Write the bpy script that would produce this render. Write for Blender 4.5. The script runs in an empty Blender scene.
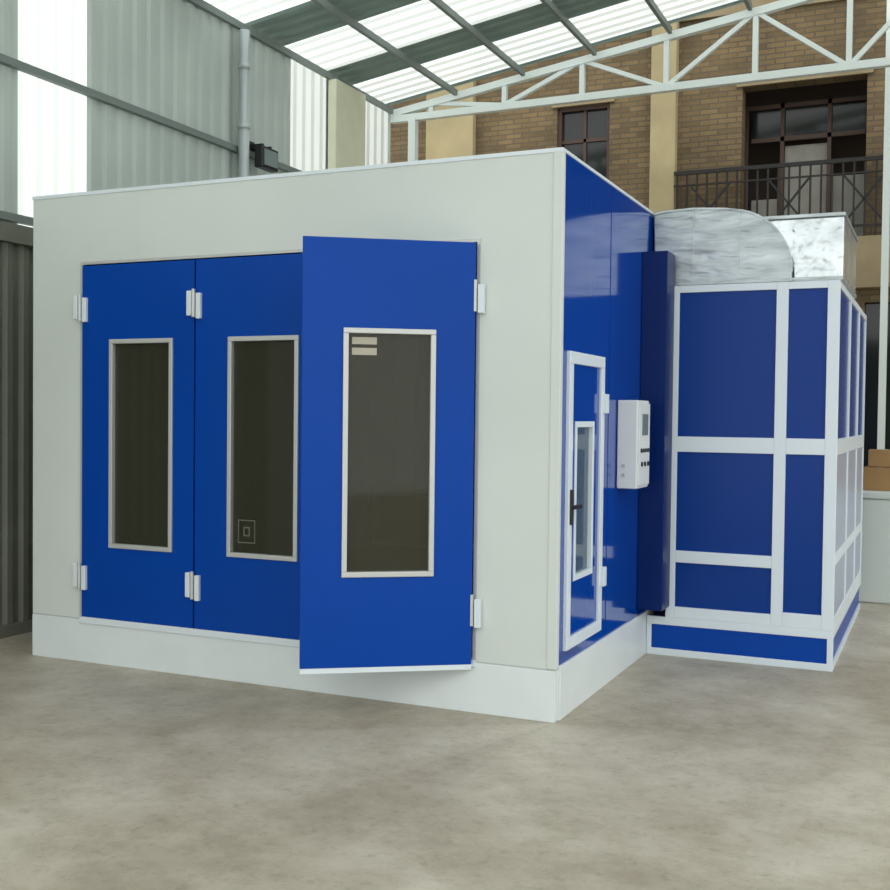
import bpy, bmesh, math, random
from mathutils import Matrix, Vector
random.seed(3)
sc=bpy.context.scene
try:
    sc.view_settings.view_transform='Standard'
except Exception: pass

# ---------------- helpers ----------------
def s2l(c):
    return tuple(((v/255)/12.92 if v/255<=0.04045 else ((v/255+0.055)/1.055)**2.4) for v in c)+(1,)
def mat(name,rgb,rough=0.5,metal=0.0,var=0.0,vscale=3.0,bump=0.0,bscale=20.0,spec=0.5,coat=0.0,stretch=None):
    m=bpy.data.materials.new(name); m.use_nodes=True; nt=m.node_tree; b=nt.nodes['Principled BSDF']
    col=s2l(rgb)
    b.inputs['Base Color'].default_value=col; b.inputs['Roughness'].default_value=rough
    b.inputs['Metallic'].default_value=metal; b.inputs['Specular IOR Level'].default_value=spec
    b.inputs['Coat Weight'].default_value=coat; b.inputs['Coat Roughness'].default_value=0.05
    tc=nt.nodes.new('ShaderNodeTexCoord'); src=tc.outputs['Object']
    if stretch:
        mp=nt.nodes.new('ShaderNodeMapping'); mp.inputs['Scale'].default_value=stretch
        nt.links.new(src,mp.inputs['Vector']); src=mp.outputs['Vector']
    if var>0:
        n=nt.nodes.new('ShaderNodeTexNoise'); n.inputs['Scale'].default_value=vscale; n.inputs['Detail'].default_value=6
        nt.links.new(src,n.inputs['Vector'])
        r=nt.nodes.new('ShaderNodeValToRGB'); r.color_ramp.elements[0].position=0.3; r.color_ramp.elements[1].position=0.7
        r.color_ramp.elements[0].color=tuple(max(0,c*(1-var)) for c in col[:3])+(1,)
        r.color_ramp.elements[1].color=tuple(min(1,c*(1+var)) for c in col[:3])+(1,)
        nt.links.new(n.outputs['Fac'],r.inputs['Fac']); nt.links.new(r.outputs['Color'],b.inputs['Base Color'])
    if bump>0:
        n2=nt.nodes.new('ShaderNodeTexNoise'); n2.inputs['Scale'].default_value=bscale; n2.inputs['Detail'].default_value=2
        nt.links.new(src,n2.inputs['Vector'])
        bp=nt.nodes.new('ShaderNodeBump'); bp.inputs['Strength'].default_value=bump; bp.inputs['Distance'].default_value=0.03
        nt.links.new(n2.outputs['Fac'],bp.inputs['Height']); nt.links.new(bp.outputs['Normal'],b.inputs['Normal'])
    return m
def glassmat(name,rgb,alpha,spec=0.5):
    m=mat(name,rgb,0.04,spec=spec); b=m.node_tree.nodes['Principled BSDF']; b.inputs['Alpha'].default_value=alpha; return m
def transl(name,rgb):
    m=bpy.data.materials.new(name); m.use_nodes=True; nt=m.node_tree
    nt.nodes.remove(nt.nodes['Principled BSDF']); o=nt.nodes['Material Output']
    t=nt.nodes.new('ShaderNodeBsdfTranslucent'); t.inputs['Color'].default_value=s2l(rgb)
    p=nt.nodes.new('ShaderNodeBsdfTransparent'); p.inputs['Color'].default_value=s2l(rgb)
    x=nt.nodes.new('ShaderNodeMixShader'); x.inputs['Fac'].default_value=0.15
    nt.links.new(t.outputs[0],x.inputs[1]); nt.links.new(p.outputs[0],x.inputs[2]); nt.links.new(x.outputs[0],o.inputs['Surface'])
    return m
def brick(name,c1,c2,mortar,scale=1.0):
    m=mat(name,(150,120,80),0.9); nt=m.node_tree; b=nt.nodes['Principled BSDF']
    tc=nt.nodes.new('ShaderNodeTexCoord'); sp=nt.nodes.new('ShaderNodeSeparateXYZ'); cb=nt.nodes.new('ShaderNodeCombineXYZ')
    nt.links.new(tc.outputs['Object'],sp.inputs[0]); nt.links.new(sp.outputs['X'],cb.inputs['X']); nt.links.new(sp.outputs['Z'],cb.inputs['Y'])
    br=nt.nodes.new('ShaderNodeTexBrick'); br.inputs['Scale'].default_value=scale
    br.inputs['Color1'].default_value=s2l(c1); br.inputs['Color2'].default_value=s2l(c2); br.inputs['Mortar'].default_value=s2l(mortar)
    br.inputs['Brick Width'].default_value=0.24; br.inputs['Row Height'].default_value=0.07; br.inputs['Mortar Size'].default_value=0.01
    nt.links.new(cb.outputs[0],br.inputs['Vector'])
    n=nt.nodes.new('ShaderNodeTexNoise'); n.inputs['Scale'].default_value=0.9; n.inputs['Detail'].default_value=8; n.inputs['Roughness'].default_value=0.7
    nt.links.new(tc.outputs['Object'],n.inputs['Vector'])
    r=nt.nodes.new('ShaderNodeValToRGB'); r.color_ramp.elements[0].position=0.35; r.color_ramp.elements[1].position=0.65
    r.color_ramp.elements[0].color=(0.6,0.6,0.62,1); r.color_ramp.elements[1].color=(1,1,1,1); nt.links.new(n.outputs['Fac'],r.inputs['Fac'])
    mx=nt.nodes.new('ShaderNodeMix'); mx.data_type='RGBA'; mx.blend_type='MULTIPLY'; mx.inputs['Factor'].default_value=1
    nt.links.new(br.outputs['Color'],mx.inputs['A']); nt.links.new(r.outputs['Color'],mx.inputs['B'])
    nt.links.new(mx.outputs['Result'],b.inputs['Base Color'])
    return m

def empty(name,loc=(0,0,0),parent=None):
    e=bpy.data.objects.new(name,None); e.location=loc; sc.collection.objects.link(e); e.parent=parent; e.empty_display_size=0.2; return e
def obj(name,bm,mats,parent=None,bev=0.0,smooth=False):
    me=bpy.data.meshes.new(name); bmesh.ops.recalc_face_normals(bm,faces=bm.faces); bm.to_mesh(me); bm.free()
    for m in mats: me.materials.append(m)
    o=bpy.data.objects.new(name,me); sc.collection.objects.link(o); o.parent=parent
    if smooth:
        for p in me.polygons: p.use_smooth=True
    if bev>0:
        md=o.modifiers.new('bev','BEVEL'); md.width=bev; md.segments=2; md.limit_method='ANGLE'
    return o
def addbox(bm,x0,x1,y0,y1,z0,z1,mi=0):
    vs=[bm.verts.new((x,y,z)) for x in (x0,x1) for y in (y0,y1) for z in (z0,z1)]
    for f in ((0,1,3,2),(4,6,7,5),(0,4,5,1),(2,3,7,6),(0,2,6,4),(1,5,7,3)):
        bm.faces.new([vs[i] for i in f]).material_index=mi
def boxes(name,lst,mats,parent=None,bev=0.0):
    bm=bmesh.new()
    for b in lst: addbox(bm,*b)
    return obj(name,bm,mats if isinstance(mats,list) else [mats],parent,bev)
def addcyl(bm,p0,p1,r,seg=16,mi=0):
    p0=Vector(p0);p1=Vector(p1); d=p1-p0
    M=Matrix.Translation((p0+p1)/2)@d.to_track_quat('Z','Y').to_matrix().to_4x4()
    g=bmesh.ops.create_cone(bm,cap_ends=True,segments=seg,radius1=r,radius2=r,depth=d.length,matrix=M)
    for v in g['verts']:
        for f in v.link_faces: f.material_index=mi
def addbeam(bm,p0,p1,w,mi=0):
    p0=Vector(p0);p1=Vector(p1); d=p1-p0
    M=Matrix.Translation((p0+p1)/2)@d.to_track_quat('Z','Y').to_matrix().to_4x4()@Matrix.Diagonal((w,w,d.length,1))
    g=bmesh.ops.create_cube(bm,size=1,matrix=M)
    for v in g['verts']:
        for f in v.link_faces: f.material_index=mi
def holes(u0,u1,v0,v1,hs):
    us=sorted({u0,u1}|{h[0] for h in hs}|{h[1] for h in hs}); vs=sorted({v0,v1}|{h[2] for h in hs}|{h[3] for h in hs})
    out=[]
    for a,b in zip(us,us[1:]):
        run=None
        for c,d in zip(vs,vs[1:]):
            cu=(a+b)/2; cv=(c+d)/2
            if any(h[0]<cu<h[1] and h[2]<cv<h[3] for h in hs):
                if run: out.append(run); run=None
            else:
                run=(a,b,run[2] if run else c,d)
        if run: out.append(run)
    return out
def ring(u0,u1,v0,v1,w):
    return [(u0,u1,v0,v0+w),(u0,u1,v1-w,v1),(u0,u0+w,v0+w,v1-w),(u1-w,u1,v0+w,v1-w)]

# ---------------- materials ----------------
M_white=mat('booth_white_panel',(210,217,213),0.4,var=0.05,vscale=0.8)
M_base=mat('booth_base_white',(222,229,230),0.35,var=0.03)
M_trim=mat('white_trim',(220,230,236),0.3)
M_blue=mat('glossy_blue',(2,66,160),0.3,spec=0.16,var=0.06,vscale=0.7)
M_blue2=mat('blue_panel_side',(0,62,156),0.1,spec=0.5,coat=0.3)
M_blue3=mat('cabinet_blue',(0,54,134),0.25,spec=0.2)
M_blue_shade=mat('plenum_blue_shaded',(0,34,96),0.35,spec=0.2)  # darker copy of the blue, with the plenum's shade put into its colour
M_alu=mat('aluminium_frame',(200,202,200),0.35,metal=0.3)
M_glass=glassmat('dark_window_glass',(62,62,48),0.55)
M_glassb=glassmat('door_glass',(90,110,130),0.7)
M_seam=mat('seam_grey',(180,186,186),0.6)
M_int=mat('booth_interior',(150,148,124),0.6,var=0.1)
M_dark=mat('black_plastic',(22,22,24),0.4)
M_ctrl=mat('control_box_white',(222,226,226),0.35)
M_lcd=mat('lcd_grey',(120,135,135),0.15)
M_lower=mat('pale_steel_panel',(160,168,188),0.3)
M_galv=mat('galvanised_steel',(182,190,192),0.34,metal=0.7,var=0.2,vscale=4,bump=0.6,bscale=5,stretch=(0.8,1,3))
M_foil=mat('wrinkled_foil',(205,212,214),0.25,metal=0.8,var=0.25,vscale=5,bump=1.0,bscale=7)
M_pipe=mat('pipe_zinc',(186,194,196),0.4,metal=0.3)
M_sheet=mat('corrugated_grey',(176,186,180),0.5,var=0.08,vscale=1.2)
M_roof=mat('roof_sheet',(128,146,140),0.55,var=0.1,vscale=1.0)
M_fibre=transl('translucent_fibreglass',(246,252,250))
M_gate=mat('gate_grey',(112,114,104),0.6,var=0.15,vscale=2.0)
M_steelw=mat('white_painted_steel',(220,228,225),0.45)
M_purlin=mat('purlin_steel',(112,122,118),0.5)
M_plaster=mat('yellow_plaster',(170,156,120),0.9,var=0.14,vscale=2)
M_plaster2=mat('pale_plaster',(206,206,182),0.9,var=0.07,vscale=2)
M_slab=mat('slab_plaster',(148,132,104),0.9,var=0.15,vscale=2)
M_brick=brick('tan_brick',(136,114,80),(112,94,66),(100,90,72))
M_winglass=mat('building_window_glass',(34,38,38),0.1)
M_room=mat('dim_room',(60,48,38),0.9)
M_curt=mat('curtain',(150,148,140),0.9,var=0.1,vscale=6)
M_iron=mat('black_iron',(24,20,20),0.5)
M_brown=mat('brown_frame',(74,54,42),0.6)
M_card=mat('cardboard',(160,126,84),0.85,var=0.06)
M_box=mat('storage_white',(205,212,208),0.5)
M_pale=mat('pale_matte',(176,172,156),0.7)  # pale tone for the painted window reflection and the carton tape
M_mark=mat('dull_grey_mark',(96,98,86),0.7)

# concrete floor
m=bpy.data.materials.new('concrete_floor'); m.use_nodes=True; nt=m.node_tree; b=nt.nodes['Principled BSDF']
tc=nt.nodes.new('ShaderNodeTexCoord')
def noise(scale,detail,rough=0.6,dist=0.0):
    n=nt.nodes.new('ShaderNodeTexNoise'); n.inputs['Scale'].default_value=scale; n.inputs['Detail'].default_value=detail; n.inputs['Roughness'].default_value=rough
    n.inputs['Distortion'].default_value=dist
    nt.links.new(tc.outputs['Object'],n.inputs['Vector']); return n
def ramp(src,p0,c0,p1,c1):
    r=nt.nodes.new('ShaderNodeValToRGB'); e=r.color_ramp.elements
    e[0].position=p0; e[0].color=c0; e[1].position=p1; e[1].color=c1
    nt.links.new(src.outputs['Fac'],r.inputs['Fac']); return r.outputs['Color']
def mult(a,b_,f):
    mx=nt.nodes.new('ShaderNodeMix'); mx.data_type='RGBA'; mx.blend_type='MULTIPLY'; mx.inputs['Factor'].default_value=f
    nt.links.new(a,mx.inputs['A']); nt.links.new(b_,mx.inputs['B']); return mx.outputs['Result']
c=ramp(noise(0.8,6,0.6),0.38,s2l((166,157,140)),0.62,s2l((194,187,172)))
c=mult(c,ramp(noise(2.6,12,0.8),0.40,(0.74,0.72,0.68,1),0.56,(1,1,1,1)),0.75)
c=mult(c,ramp(noise(14,8,0.8),0.36,(0.62,0.60,0.56,1),0.47,(1,1,1,1)),0.5)
nt.links.new(c,b.inputs['Base Color'])
b.inputs['Roughness'].default_value=0.5; b.inputs['Specular IOR Level'].default_value=0.3
bp=nt.nodes.new('ShaderNodeBump'); bp.inputs['Strength'].default_value=0.2; bp.inputs['Distance'].default_value=0.01
n3=noise(40,4); nt.links.new(n3.outputs['Fac'],bp.inputs['Height']); nt.links.new(bp.outputs['Normal'],b.inputs['Normal'])
M_floor=m

# ---------------- shell ----------------
bm=bmesh.new(); addbox(bm,-14,14,-14,16,-0.1,0.0); obj('floor',bm,[M_floor])

def corr(name,o,U,V,N,lu,lv,period,depth,mats,mf,parent=None):
    o,U,V,N=map(Vector,(o,U,V,N)); bm=bmesh.new(); prof=[]
    u=0
    while u<lu-1e-6:
        for du,h in ((0,0),(0.35,0),(0.5,1),(0.85,1)):
            uu=u+du*period
            if uu<=lu: prof.append((uu,h*depth))
        u+=period
    prof.append((lu,0))
    a=[bm.verts.new(o+U*p+N*h) for p,h in prof]; b2=[bm.verts.new(o+U*p+V*lv+N*h) for p,h in prof]
    for i in range(len(prof)-1):
        f=bm.faces.new((a[i],a[i+1],b2[i+1],b2[i])); f.material_index=mf((prof[i][0]+prof[i+1][0])/2)
    return obj(name,bm,mats,parent)
XL=-4.67
strips=[(-6.0,-5.2),(-3.9,-3.1),(-1.7,-0.9),(0.67,1.44),(4.53,5.34),(6.11,6.94)]
def wf(y0): return lambda u: 1 if any(a<y0+u<b for a,b in strips) else 0
corr('wall_left',(XL,-7,0),(0,1,0),(0,0,1),(1,0,0),13.98,5.66,0.19,0.025,[M_sheet,M_fibre],wf(-7))
rs=[(-6.0,-5.0),(-4.2,-3.2),(-2.4,-1.4),(-0.6,0.4),(1.2,2.1),(2.95,3.75),(4.5,5.4),(6.0,6.9)]
def rf(u): return 1 if any(a<u-7<b for a,b in rs) else 0
sl=0.155; VV=Vector((1,0,sl)).normalized()
corr('ceiling',(XL-0.1,-7,5.70),(0,1,0),VV,(0,0,1),13.98,10.5,0.2,0.025,[M_roof,M_fibre],rf)
rz=lambda x:5.66+sl*(x-XL)
bm=bmesh.new()
x=XL+0.05
while x<5:
    z=rz(x); addbox(bm,x-0.022,x+0.022,-6.9,6.95,z-0.07,z); x+=0.9
obj('roof_purlins',bm,[M_purlin])
def truss(name,y):
    bm=bmesh.new()
    zt=lambda x: 5.62+(rz(5.4)-0.10-5.62)*(x-XL)/(5.4-XL)
    addbeam(bm,(XL,y,5.55),(5.4,y,5.60),0.085)
    addbeam(bm,(XL,y,zt(XL)),(5.4,y,zt(5.4)),0.085)
    nodes=[-4.1,-3.1,-2.1,-1.08,-0.07,0.93,1.93,2.93,3.93,4.93]
    for i,x in enumerate(nodes):
        addbeam(bm,(x,y,5.58),(x,y,zt(x)),0.06)
        if i+1<len(nodes):
            x2=nodes[i+1]
            if i%2==1: addbeam(bm,(x,y,5.58),(x2,y,zt(x2)),0.05)
            else: addbeam(bm,(x,y,zt(x)),(x2,y,5.58),0.05)
    addbox(bm,XL+0.26,XL+0.36,y-0.05,y+0.05,0,5.55)
    addbox(bm,5.3,5.42,y-0.06,y+0.06,0,5.58)
    return obj(name,bm,[M_steelw])
truss('roof_truss',7.05)
bm=bmesh.new()
for z in (4.38,3.2):
    addbox(bm,XL+0.03,XL+0.08,-6.9,5.3,z-0.03,z+0.03)
obj('wall_girts',bm,[M_purlin])
boxes('pilaster',[(XL+0.03,XL+0.14,5.36,6.08,0,5.6)],M_plaster2,None,0.01)
g=empty('sliding_gate')
corr('gate_sheet',(XL+0.14,-4,0.05),(0,1,0),(0,0,1),(1,0,0),6.2,2.95,0.16,0.03,[M_gate],lambda u:0,g)
boxes('gate_frame',[(XL+0.12,XL+0.22,-4,2.2,2.98,3.12),(XL+0.12,XL+0.2,-4,2.2,0.0,0.09)],M_gate,g)
bm=bmesh.new(); addcyl(bm,(XL+0.15,3.5,0.0),(XL+0.15,3.5,5.55),0.055,20)
for z in (1,2.6,4.6,5.2): addcyl(bm,(XL+0.15,3.5,z-0.03),(XL+0.15,3.5,z+0.03),0.062,20)
obj('downpipe',bm,[M_pipe],None,0,True)
fl=empty('floodlight')
boxes('lamp_body',[(XL+0.22,XL+0.32,3.58,3.88,4.20,4.42)],M_dark,fl,0.015)
boxes('lamp_lens',[(XL+0.32,XL+0.328,3.61,3.85,4.23,4.39)],M_lcd,fl)
boxes('lamp_bracket',[(XL+0.03,XL+0.28,3.64,3.67,4.42,4.45),(XL+0.03,XL+0.28,3.78,3.81,4.42,4.45),(XL+0.01,XL+0.05,3.60,3.84,4.42,4.52)],M_dark,fl)

# ---------------- booth ----------------
W=3.85; H=3.2; D=4.9
bo=empty('spray_paint_booth')
op=(-3.40,-0.50,0.30,2.71)
boxes('front_panel',[(a,b_,0,0.06,c,d) for a,b_,c,d in holes(-W,0,0.30,H,[op])],M_white,bo)
boxes('front_base',[(-W,0.0,-0.005,0.06,0.0,0.29)],M_base,bo,0.003)
boxes('front_base_seam',[(-W,0,0.0,0.05,0.29,0.30)],M_seam,bo)
boxes('door_sill',[(-3.42,-0.48,-0.015,0.06,0.268,0.308)],M_trim,bo,0.003)
boxes('top_trim',[(-W-0.005,0.006,-0.006,0.03,H-0.02,H+0.004),(-0.03,0.006,0.03,D,H-0.015,H+0.004),(-W-0.005,-W+0.03,0.03,D,H-0.02,H+0.004)],M_trim,bo,0.002)
boxes('corner_trim',[(-0.05,0.008,-0.008,0.035,0.30,H-0.02)],M_white,bo,0.004)
boxes('opening_frame',[(op[0]-0.02,op[0],-0.008,0.06,0.3,2.73),(op[1],op[1]+0.02,-0.008,0.06,0.3,2.73),(op[0],op[1],-0.008,0.06,2.71,2.73)],M_alu,bo)
boxes('left_panel',[(-W,-W+0.06,0.06,D,0,H)],M_white,bo)
boxes('back_panel',[(-W+0.06,-0.06,D-0.06,D,0,H)],M_int,bo)
boxes('roof_panel',[(-W+0.06,-0.06,0.06,D-0.06,H-0.08,H)],M_white,bo)
boxes('booth_floor',[(-W+0.06,-0.06,0.06,D-0.06,0.18,0.25)],M_int,bo)
boxes('interior_light_fittings',[(x-0.12,x+0.12,D-0.16,D-0.06,1.0,2.6) for x in (-3.3,-2.3,-1.3,-0.5)],M_trim,bo,0.01)
boxes('interior_filter_frame',[(a,b_,D-0.12,D-0.06,c,d) for a,b_,c,d in ring(-3.7,-0.15,0.3,0.9,0.06)],M_alu,bo)
dy0,dy1,dz0,dz1=0.13,0.84,0.38,2.09
boxes('side_panel',[(-0.06,0,a,b_,c,d) for a,b_,c,d in holes(0.06,D,0.30,H,[(dy0,dy1,dz0,dz1)])],M_blue2,bo)
boxes('side_base',[(-0.06,0.012,0.06,D,0.0,0.31)],M_base,bo,0.003)
boxes('side_seams',[(0,0.002,y-0.005,y+0.005,0.32,H-0.03) for y in (1.0,2.1,3.1,4.1)],M_blue3,bo)
def leaf(name,hx,hy,ang,w=0.963,cx=None,z0=0.315,glass_mark=0):
    e=empty(name,(hx,hy,0),bo); e.rotation_euler=(0,0,ang)
    z1=2.70
    if cx is None: cx=-w/2
    wh=(cx-0.262,cx+0.262,0.80,2.20)
    boxes('leaf_panel',[(a,b_,-0.03,0.015,c,d) for a,b_,c,d in holes(-w,-0.003,z0,z1,[wh])],M_blue,e)
    boxes('leaf_window_frame',[(a,b_,-0.042,0.022,c,d) for a,b_,c,d in ring(wh[0],wh[1],wh[2],wh[3],0.03)],M_alu,e,0.004)
    boxes('leaf_glass',[(wh[0]+0.028,wh[1]-0.028,-0.012,-0.006,wh[2]+0.028,wh[3]-0.028)],M_glass,e)
    boxes('leaf_edge_trim',[(-w,-0.003,-0.028,0.013,z0-0.03,z0)],M_trim,e)
    if glass_mark==1:
        boxes('painted_reflection_rows',[(wh[0]+0.05,wh[0]+0.19,-0.0135,-0.0125,wh[3]-0.09,wh[3]-0.05),(wh[0]+0.05,wh[0]+0.19,-0.0135,-0.0125,wh[3]-0.15,wh[3]-0.11)],M_pale,e)  # bright reflection in the glass, painted as two pale flat strips
    if glass_mark==2:
        boxes('window_mark',[(a+wh[0]+0.07,b_+wh[0]+0.07,-0.0135,-0.0125,c+wh[2]+0.09,d+wh[2]+0.09) for a,b_,c,d in ring(0,0.13,0,0.15,0.008)+ring(0.04,0.09,0.045,0.105,0.01)],M_mark,e)  # two nested dull outlines low on the glass
    return e
leaf('leaf_left',-2.463,0.012,0,0.93,cx=-0.43)
leaf('leaf_centre',-1.49,0.012,0,0.963,cx=-0.447,glass_mark=2)
leaf('leaf_open',-0.505,-0.02,math.radians(34),0.98,z0=0.29,glass_mark=1)
def hinge(name,x,z,y=0.0):
    e=empty(name,(x,y,z),bo)
    bm=bmesh.new(); addbox(bm,-0.055,-0.018,-0.045,-0.02,-0.08,0.08); addbox(bm,0.014,0.05,-0.04,-0.005,-0.10,0.065)
    obj('hinge_plates',bm,[M_trim],e,0.004)
    bm=bmesh.new(); addcyl(bm,(-0.002,-0.04,-0.09),(-0.002,-0.04,0.09),0.012,12); obj('hinge_pin',bm,[M_alu],e)
for i,(x,zs) in enumerate(((-3.395,(2.42,0.60)),(-2.455,(2.42,0.60)),(-0.495,(2.40,0.60)))):
    for j,z in enumerate(zs): hinge('hinge_%d%s'%(i+1,'ab'[j]),x,z)
pd=empty('personnel_door',(0,0,0),bo)
boxes('door_frame',[(-0.05,0.022,a,b_,c,d) for a,b_,c,d in ring(dy0,dy1,dz0,dz1,0.07)],M_trim,pd,0.004)
wy0,wy1,wz0,wz1=0.28,0.66,0.76,1.69
boxes('door_panel',[(-0.045,0.006,a,b_,c,d) for a,b_,c,d in holes(dy0+0.07,dy1-0.07,dz0+0.07,dz1-0.07,[(wy0,wy1,wz0,wz1)])],M_blue2,pd)
boxes('door_window_frame',[(-0.05,0.012,a,b_,c,d) for a,b_,c,d in ring(wy0,wy1,wz0,wz1,0.035)],M_trim,pd,0.003)
boxes('door_glass',[(-0.02,-0.014,wy0+0.03,wy1-0.03,wz0+0.03,wz1-0.03)],M_glassb,pd)
boxes('door_hinges',[(0.02,0.045,0.80,0.86,z-0.06,z+0.06) for z in (0.72,1.8)],M_trim,pd,0.004)
bm=bmesh.new(); addbox(bm,0.02,0.035,0.155,0.19,1.1,1.3); addcyl(bm,(0.03,0.17,1.2),(0.06,0.17,1.2),0.012,10); addbox(bm,0.05,0.065,0.16,0.26,1.19,1.215)
obj('door_handle',bm,[M_dark],pd,0.003)
boxes('side_plenum',[(0.001,0.18,1.80,2.035,0.36,2.88)],M_blue_shade,bo,0.004)
bm=bmesh.new()
for y in (0.9,1.15,1.5,1.72):
    addbox(bm,-0.12,-0.04,y,y+0.09,H,H+0.035); addcyl(bm,(-0.08,y+0.045,H+0.035),(-0.08,y+0.045,H+0.06),0.012,8)
obj('roof_clamps',bm,[M_purlin],bo)
# ---------------- control box ----------------
cb=empty('control_box')
boxes('box_body',[(0.004,0.14,1.2,1.5,1.25,1.83)],M_ctrl,cb,0.008)
boxes('box_door',[(0.14,0.15,1.21,1.49,1.27,1.81)],M_ctrl,cb,0.003)
boxes('display',[(0.15,0.156,1.28,1.42,1.60,1.74)],M_lcd,cb)
bm=bmesh.new()
for i,y in enumerate((1.26,1.32,1.38,1.44)): addcyl(bm,(0.15,y,1.5),(0.158,y,1.5),0.014,12)
for i,y in enumerate((1.28,1.36,1.44)): addcyl(bm,(0.15,y,1.41),(0.158,y,1.41),0.016,12)
obj('buttons',bm,[M_dark],cb)
bm=bmesh.new()
for z in (1.34,1.40): addcyl(bm,(0.05,1.192,z),(0.05,1.2,z),0.012,12)
obj('knockouts',bm,[M_seam],cb)
# ---------------- exhaust cabinet ----------------
ec=empty('exhaust_cabinet')
cx0,cx1,cy0,cy1,cz0,cz1=0.19,1.30,2.04,4.85,0.28,2.66
boxes('cabinet_core',[(cx0+0.01,cx1-0.015,cy0+0.015,cy1,cz0,cz1-0.01)],M_blue3,ec)
fr=[]
for a,b_,c,d in [(0.15,0.215,cz0,cz1),(0.885,0.965,cz0,cz1),(1.22,1.30,cz0,cz1),
                 (0.215,0.885,2.61,cz1),(0.965,1.22,2.61,cz1),(0.215,0.885,1.475,1.585),(0.965,1.22,1.475,1.585),
                 (0.215,0.885,0.68,0.765),(0.215,0.885,cz0,0.36),(0.965,1.22,cz0,0.38)]:
    fr.append((a,b_,cy0,cy0+0.03,c,d))
boxes('cabinet_front_frame',fr,M_trim,ec,0.003)
fs=[]
for a,b_,c,d in [(3.0,3.08,cz0,cz1),(3.95,4.03,cz0,cz1),(4.78,4.85,cz0,cz1)]: fs.append((cx1-0.02,cx1,a,b_,c,d))
ys=[(2.07,3.0),(3.08,3.95),(4.03,4.78)]
for a,b_ in ys:
    for c,d in [(2.61,cz1),(1.475,1.585),(0.72,0.80),(cz0,0.36)]: fs.append((cx1-0.02,cx1,a,b_,c,d))
boxes('cabinet_side_frame',fs,M_trim,ec,0.003)
boxes('cabinet_side_lower_panels',[(cx1-0.018,cx1-0.008,a,b_,0.36,0.72) for a,b_ in ys]+[(cx1-0.018,cx1-0.008,a,b_,0.80,1.475) for a,b_ in ys],M_lower,ec)
boxes('plinth_core',[(0.04,1.285,cy0+0.01,cy1,0.0,0.275)],M_blue,ec)
boxes('plinth_frame',[(0.015,1.30,cy0,cy0+0.03,0.222,0.28),(0.015,1.30,cy0,cy0+0.03,0.0,0.05),(0.015,0.05,cy0,cy0+0.03,0.05,0.222),(1.26,1.30,cy0,cy0+0.03,0.05,0.222),
   (1.28,1.30,cy0+0.03,cy1,0.222,0.28),(1.28,1.30,cy0+0.03,cy1,0.0,0.05)],M_trim,ec,0.003)
# ---------------- ducts ----------------
du=empty('ventilation_duct')
def extr(name,poly,y0,y1,m,parent,bev=0.01):
    bm=bmesh.new(); a=[bm.verts.new((x,y0,z)) for x,z in poly]; b2=[bm.verts.new((x,y1,z)) for x,z in poly]
    bm.faces.new(a); bm.faces.new(b2[::-1])
    n=len(poly)
    for i in range(n): bm.faces.new((a[i],b2[i],b2[(i+1)%n],a[(i+1)%n]))
    return obj(name,bm,[m],parent,bev)
pa=[(0.03,2.665),(0.012,3.19),(0.08,3.205),(0.3,3.215),(0.52,3.20)]
for i in range(11):
    t=math.radians(78-i*7.8); pa.append((0.55+0.43*math.cos(t),2.74+0.45*math.sin(t)))
pa.append((0.98,2.665))
extr('elbow_duct',pa,2.06,3.1,M_galv,du)
bm=bmesh.new()
for i in range(1,len(pa)-2):
    addbeam(bm,(pa[i][0],2.057,pa[i][1]-0.01),(pa[i+1][0],2.057,pa[i+1][1]-0.01),0.014)
for xx,zz in ((0.30,3.2),(0.62,3.17)): addbeam(bm,(xx,2.058,2.68),(xx,2.058,zz),0.012)
obj('duct_seams',bm,[M_galv],du)
pb=[(0.99,2.665),(1.31,2.665),(1.31,3.10),(0.74,3.10),(0.76,3.06),(0.84,2.95),(0.95,2.83),(0.985,2.76)]
extr('box_duct',pb,2.10,3.3,M_foil,du)
boxes('duct_flange',[(0.02,0.99,2.045,3.13,2.662,2.685),(0.97,1.315,2.06,3.32,2.662,2.69),(0.73,1.32,2.09,3.32,3.10,3.125)],M_galv,du,0.003)

# ---------------- building behind ----------------
ab=empty('apartment_building'); BY=9.0
hs=[(-3.07,-2.31,4.9,6.04),(-0.53,1.0,4.0,6.05),(1.02,2.1,0,3.2),(-6.4,-5.75,4.9,6.0),(2.0,3.4,4.0,6.05)]
boxes('brick_facade',[(a,b_,BY,BY+0.25,c,d) for a,b_,c,d in holes(-10,8,0,9.5,hs)],M_brick,ab)
boxes('room_back',[(-10,8,BY+1.2,BY+1.3,0,9.5)],M_room,ab)
boxes('pillars',[(-1.71,-1.37,BY-0.15,BY,0,7.6),(-5.05,-4.3,BY-0.12,BY,0,7.6),(3.5,3.8,BY-0.15,BY,0,7.6)],M_plaster,ab,0.01)
boxes('balcony_slab',[(-1.37,3.5,BY-0.2,BY,3.36,4.0),(-10,-1.71,BY-0.1,BY,3.36,3.9)],M_slab,ab,0.01)
boxes('lintel_band',[(-10,8,BY-0.05,BY,7.0,7.3)],M_slab,ab)
boxes('window_lintels',[(-0.6,1.07,BY-0.04,BY,6.05,6.2),(-3.14,-2.24,BY-0.04,BY,6.04,6.16)],M_slab,ab)
boxes('window_glazing',[(-3.07,-2.31,BY+0.12,BY+0.14,4.9,6.04),(-6.4,-5.75,BY+0.12,BY+0.14,4.9,6.0),(1.02,2.1,BY+0.15,BY+0.17,0,3.2)],M_winglass,ab)
boxes('window_frames',[(-3.07,-2.31,BY+0.09,BY+0.13,5.55,5.60),(-2.71,-2.67,BY+0.09,BY+0.13,4.9,6.04)]+[(a,b_,BY+0.05,BY+0.13,c,d) for a,b_,c,d in ring(-3.07,-2.31,4.9,6.04,0.05)],M_brown,ab)
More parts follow.
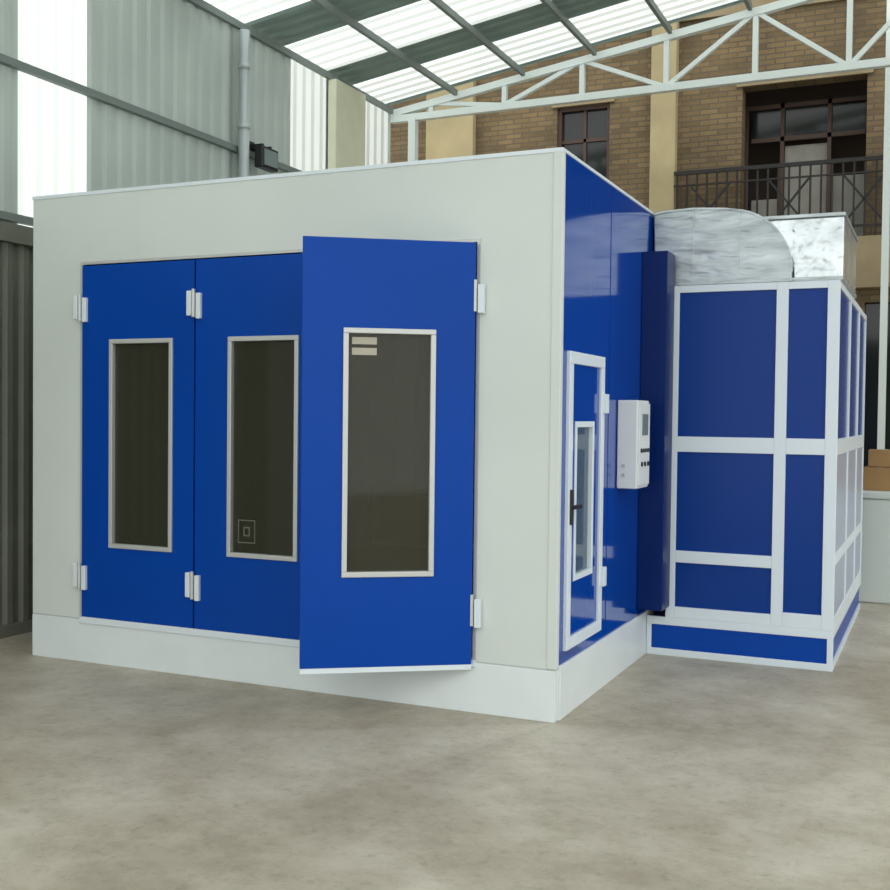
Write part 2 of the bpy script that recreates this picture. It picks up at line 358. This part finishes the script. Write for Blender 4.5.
boxes('balcony_window',[(a,b_,BY+0.6,BY+0.65,c,d) for a,b_,c,d in ring(-0.6,1.05,4.0,5.95,0.06)+[(-0.12,-0.07,4.0,5.95),(0.48,0.53,4.0,5.95),(-0.5,0.95,5.45,5.51)]],M_brown,ab)
boxes('curtain',[(-0.07,0.48,BY+0.7,BY+0.72,4.0,5.4),(0.55,1.0,BY+0.7,BY+0.72,4.0,4.95),(-0.5,-0.15,BY+0.7,BY+0.72,4.0,4.7)],M_curt,ab)
boxes('balcony_pane',[(-0.5,0.95,BY+0.66,BY+0.67,5.5,5.95)],M_winglass,ab)
bm=bmesh.new(); ry=BY-0.17
addbox(bm,-1.37,3.5,ry-0.02,ry+0.02,4.93,4.98); addbox(bm,-1.37,3.5,ry-0.015,ry+0.015,4.12,4.15); addbox(bm,-1.37,3.5,ry-0.015,ry+0.015,4.78,4.80)
x=-1.33
while x<3.5:
    addbox(bm,x-0.012,x+0.012,ry-0.01,ry+0.01,4.0,4.93)
    x+=0.13
for cx in (-0.9,0.1,1.0,2.0):
    addbeam(bm,(cx-0.25,ry,4.15),(cx+0.25,ry,4.78),0.025); addbeam(bm,(cx+0.25,ry,4.15),(cx-0.25,ry,4.78),0.025)
obj('balcony_railing',bm,[M_iron],ab)
bm=bmesh.new(); addbox(bm,1.26,1.34,7.9,8.0,0,8.5); obj('steel_column',bm,[M_steelw])

sb=empty('storage_bin')
boxes('bin_body',[(1.14,2.4,5.2,6.2,0.0,0.98)],M_box,sb,0.02)
boxes('bin_lid',[(1.12,2.42,5.18,6.22,0.98,1.05)],M_box,sb,0.015)
def carton(x,y,z,s=0.3,h=0.22):
    e=empty('cardboard_box',(x,y,z))
    boxes('carton',[(-s/2,s/2,-s/2,s/2,0,h)],M_card,e,0.004)
    boxes('tape',[(-0.025,0.025,-s/2-0.001,s/2+0.001,h,h+0.002)],M_pale,e)
carton(1.42,5.5,1.051); carton(1.74,5.5,1.051); carton(1.45,5.5,1.276,0.28,0.16); carton(1.78,5.5,1.276,0.28,0.16)

# ---------------- light ----------------
w=bpy.data.worlds.new('sky'); sc.world=w; w.use_nodes=True
bg=w.node_tree.nodes['Background']; bg.inputs['Color'].default_value=(0.97,1.0,0.98,1); bg.inputs['Strength'].default_value=1.5
sun=bpy.data.lights.new('sun','SUN'); sun.energy=0.7; sun.angle=math.radians(40)
so=bpy.data.objects.new('sun',sun); sc.collection.objects.link(so)
so.rotation_euler=Vector((-0.25,0.75,-0.75)).to_track_quat('-Z','Y').to_euler()

# ---------------- camera ----------------
yaw,pitch,roll=0.4224,-0.0266,0.0113
f=Vector((-math.sin(yaw)*math.cos(pitch),math.cos(yaw)*math.cos(pitch),math.sin(pitch)))
r=Vector((math.cos(yaw),math.sin(yaw),0)); u=r.cross(f)
r2=r*math.cos(roll)+u*math.sin(roll); u2=-r*math.sin(roll)+u*math.cos(roll)
M=Matrix(((r2.x,u2.x,-f.x,1.9462),(r2.y,u2.y,-f.y,-5.8692),(r2.z,u2.z,-f.z,1.715),(0,0,0,1)))
cam=bpy.data.cameras.new('camera'); cam.lens=1105.79/890*36; cam.sensor_width=36
co=bpy.data.objects.new('camera',cam); co.matrix_world=M; sc.collection.objects.link(co); sc.camera=co
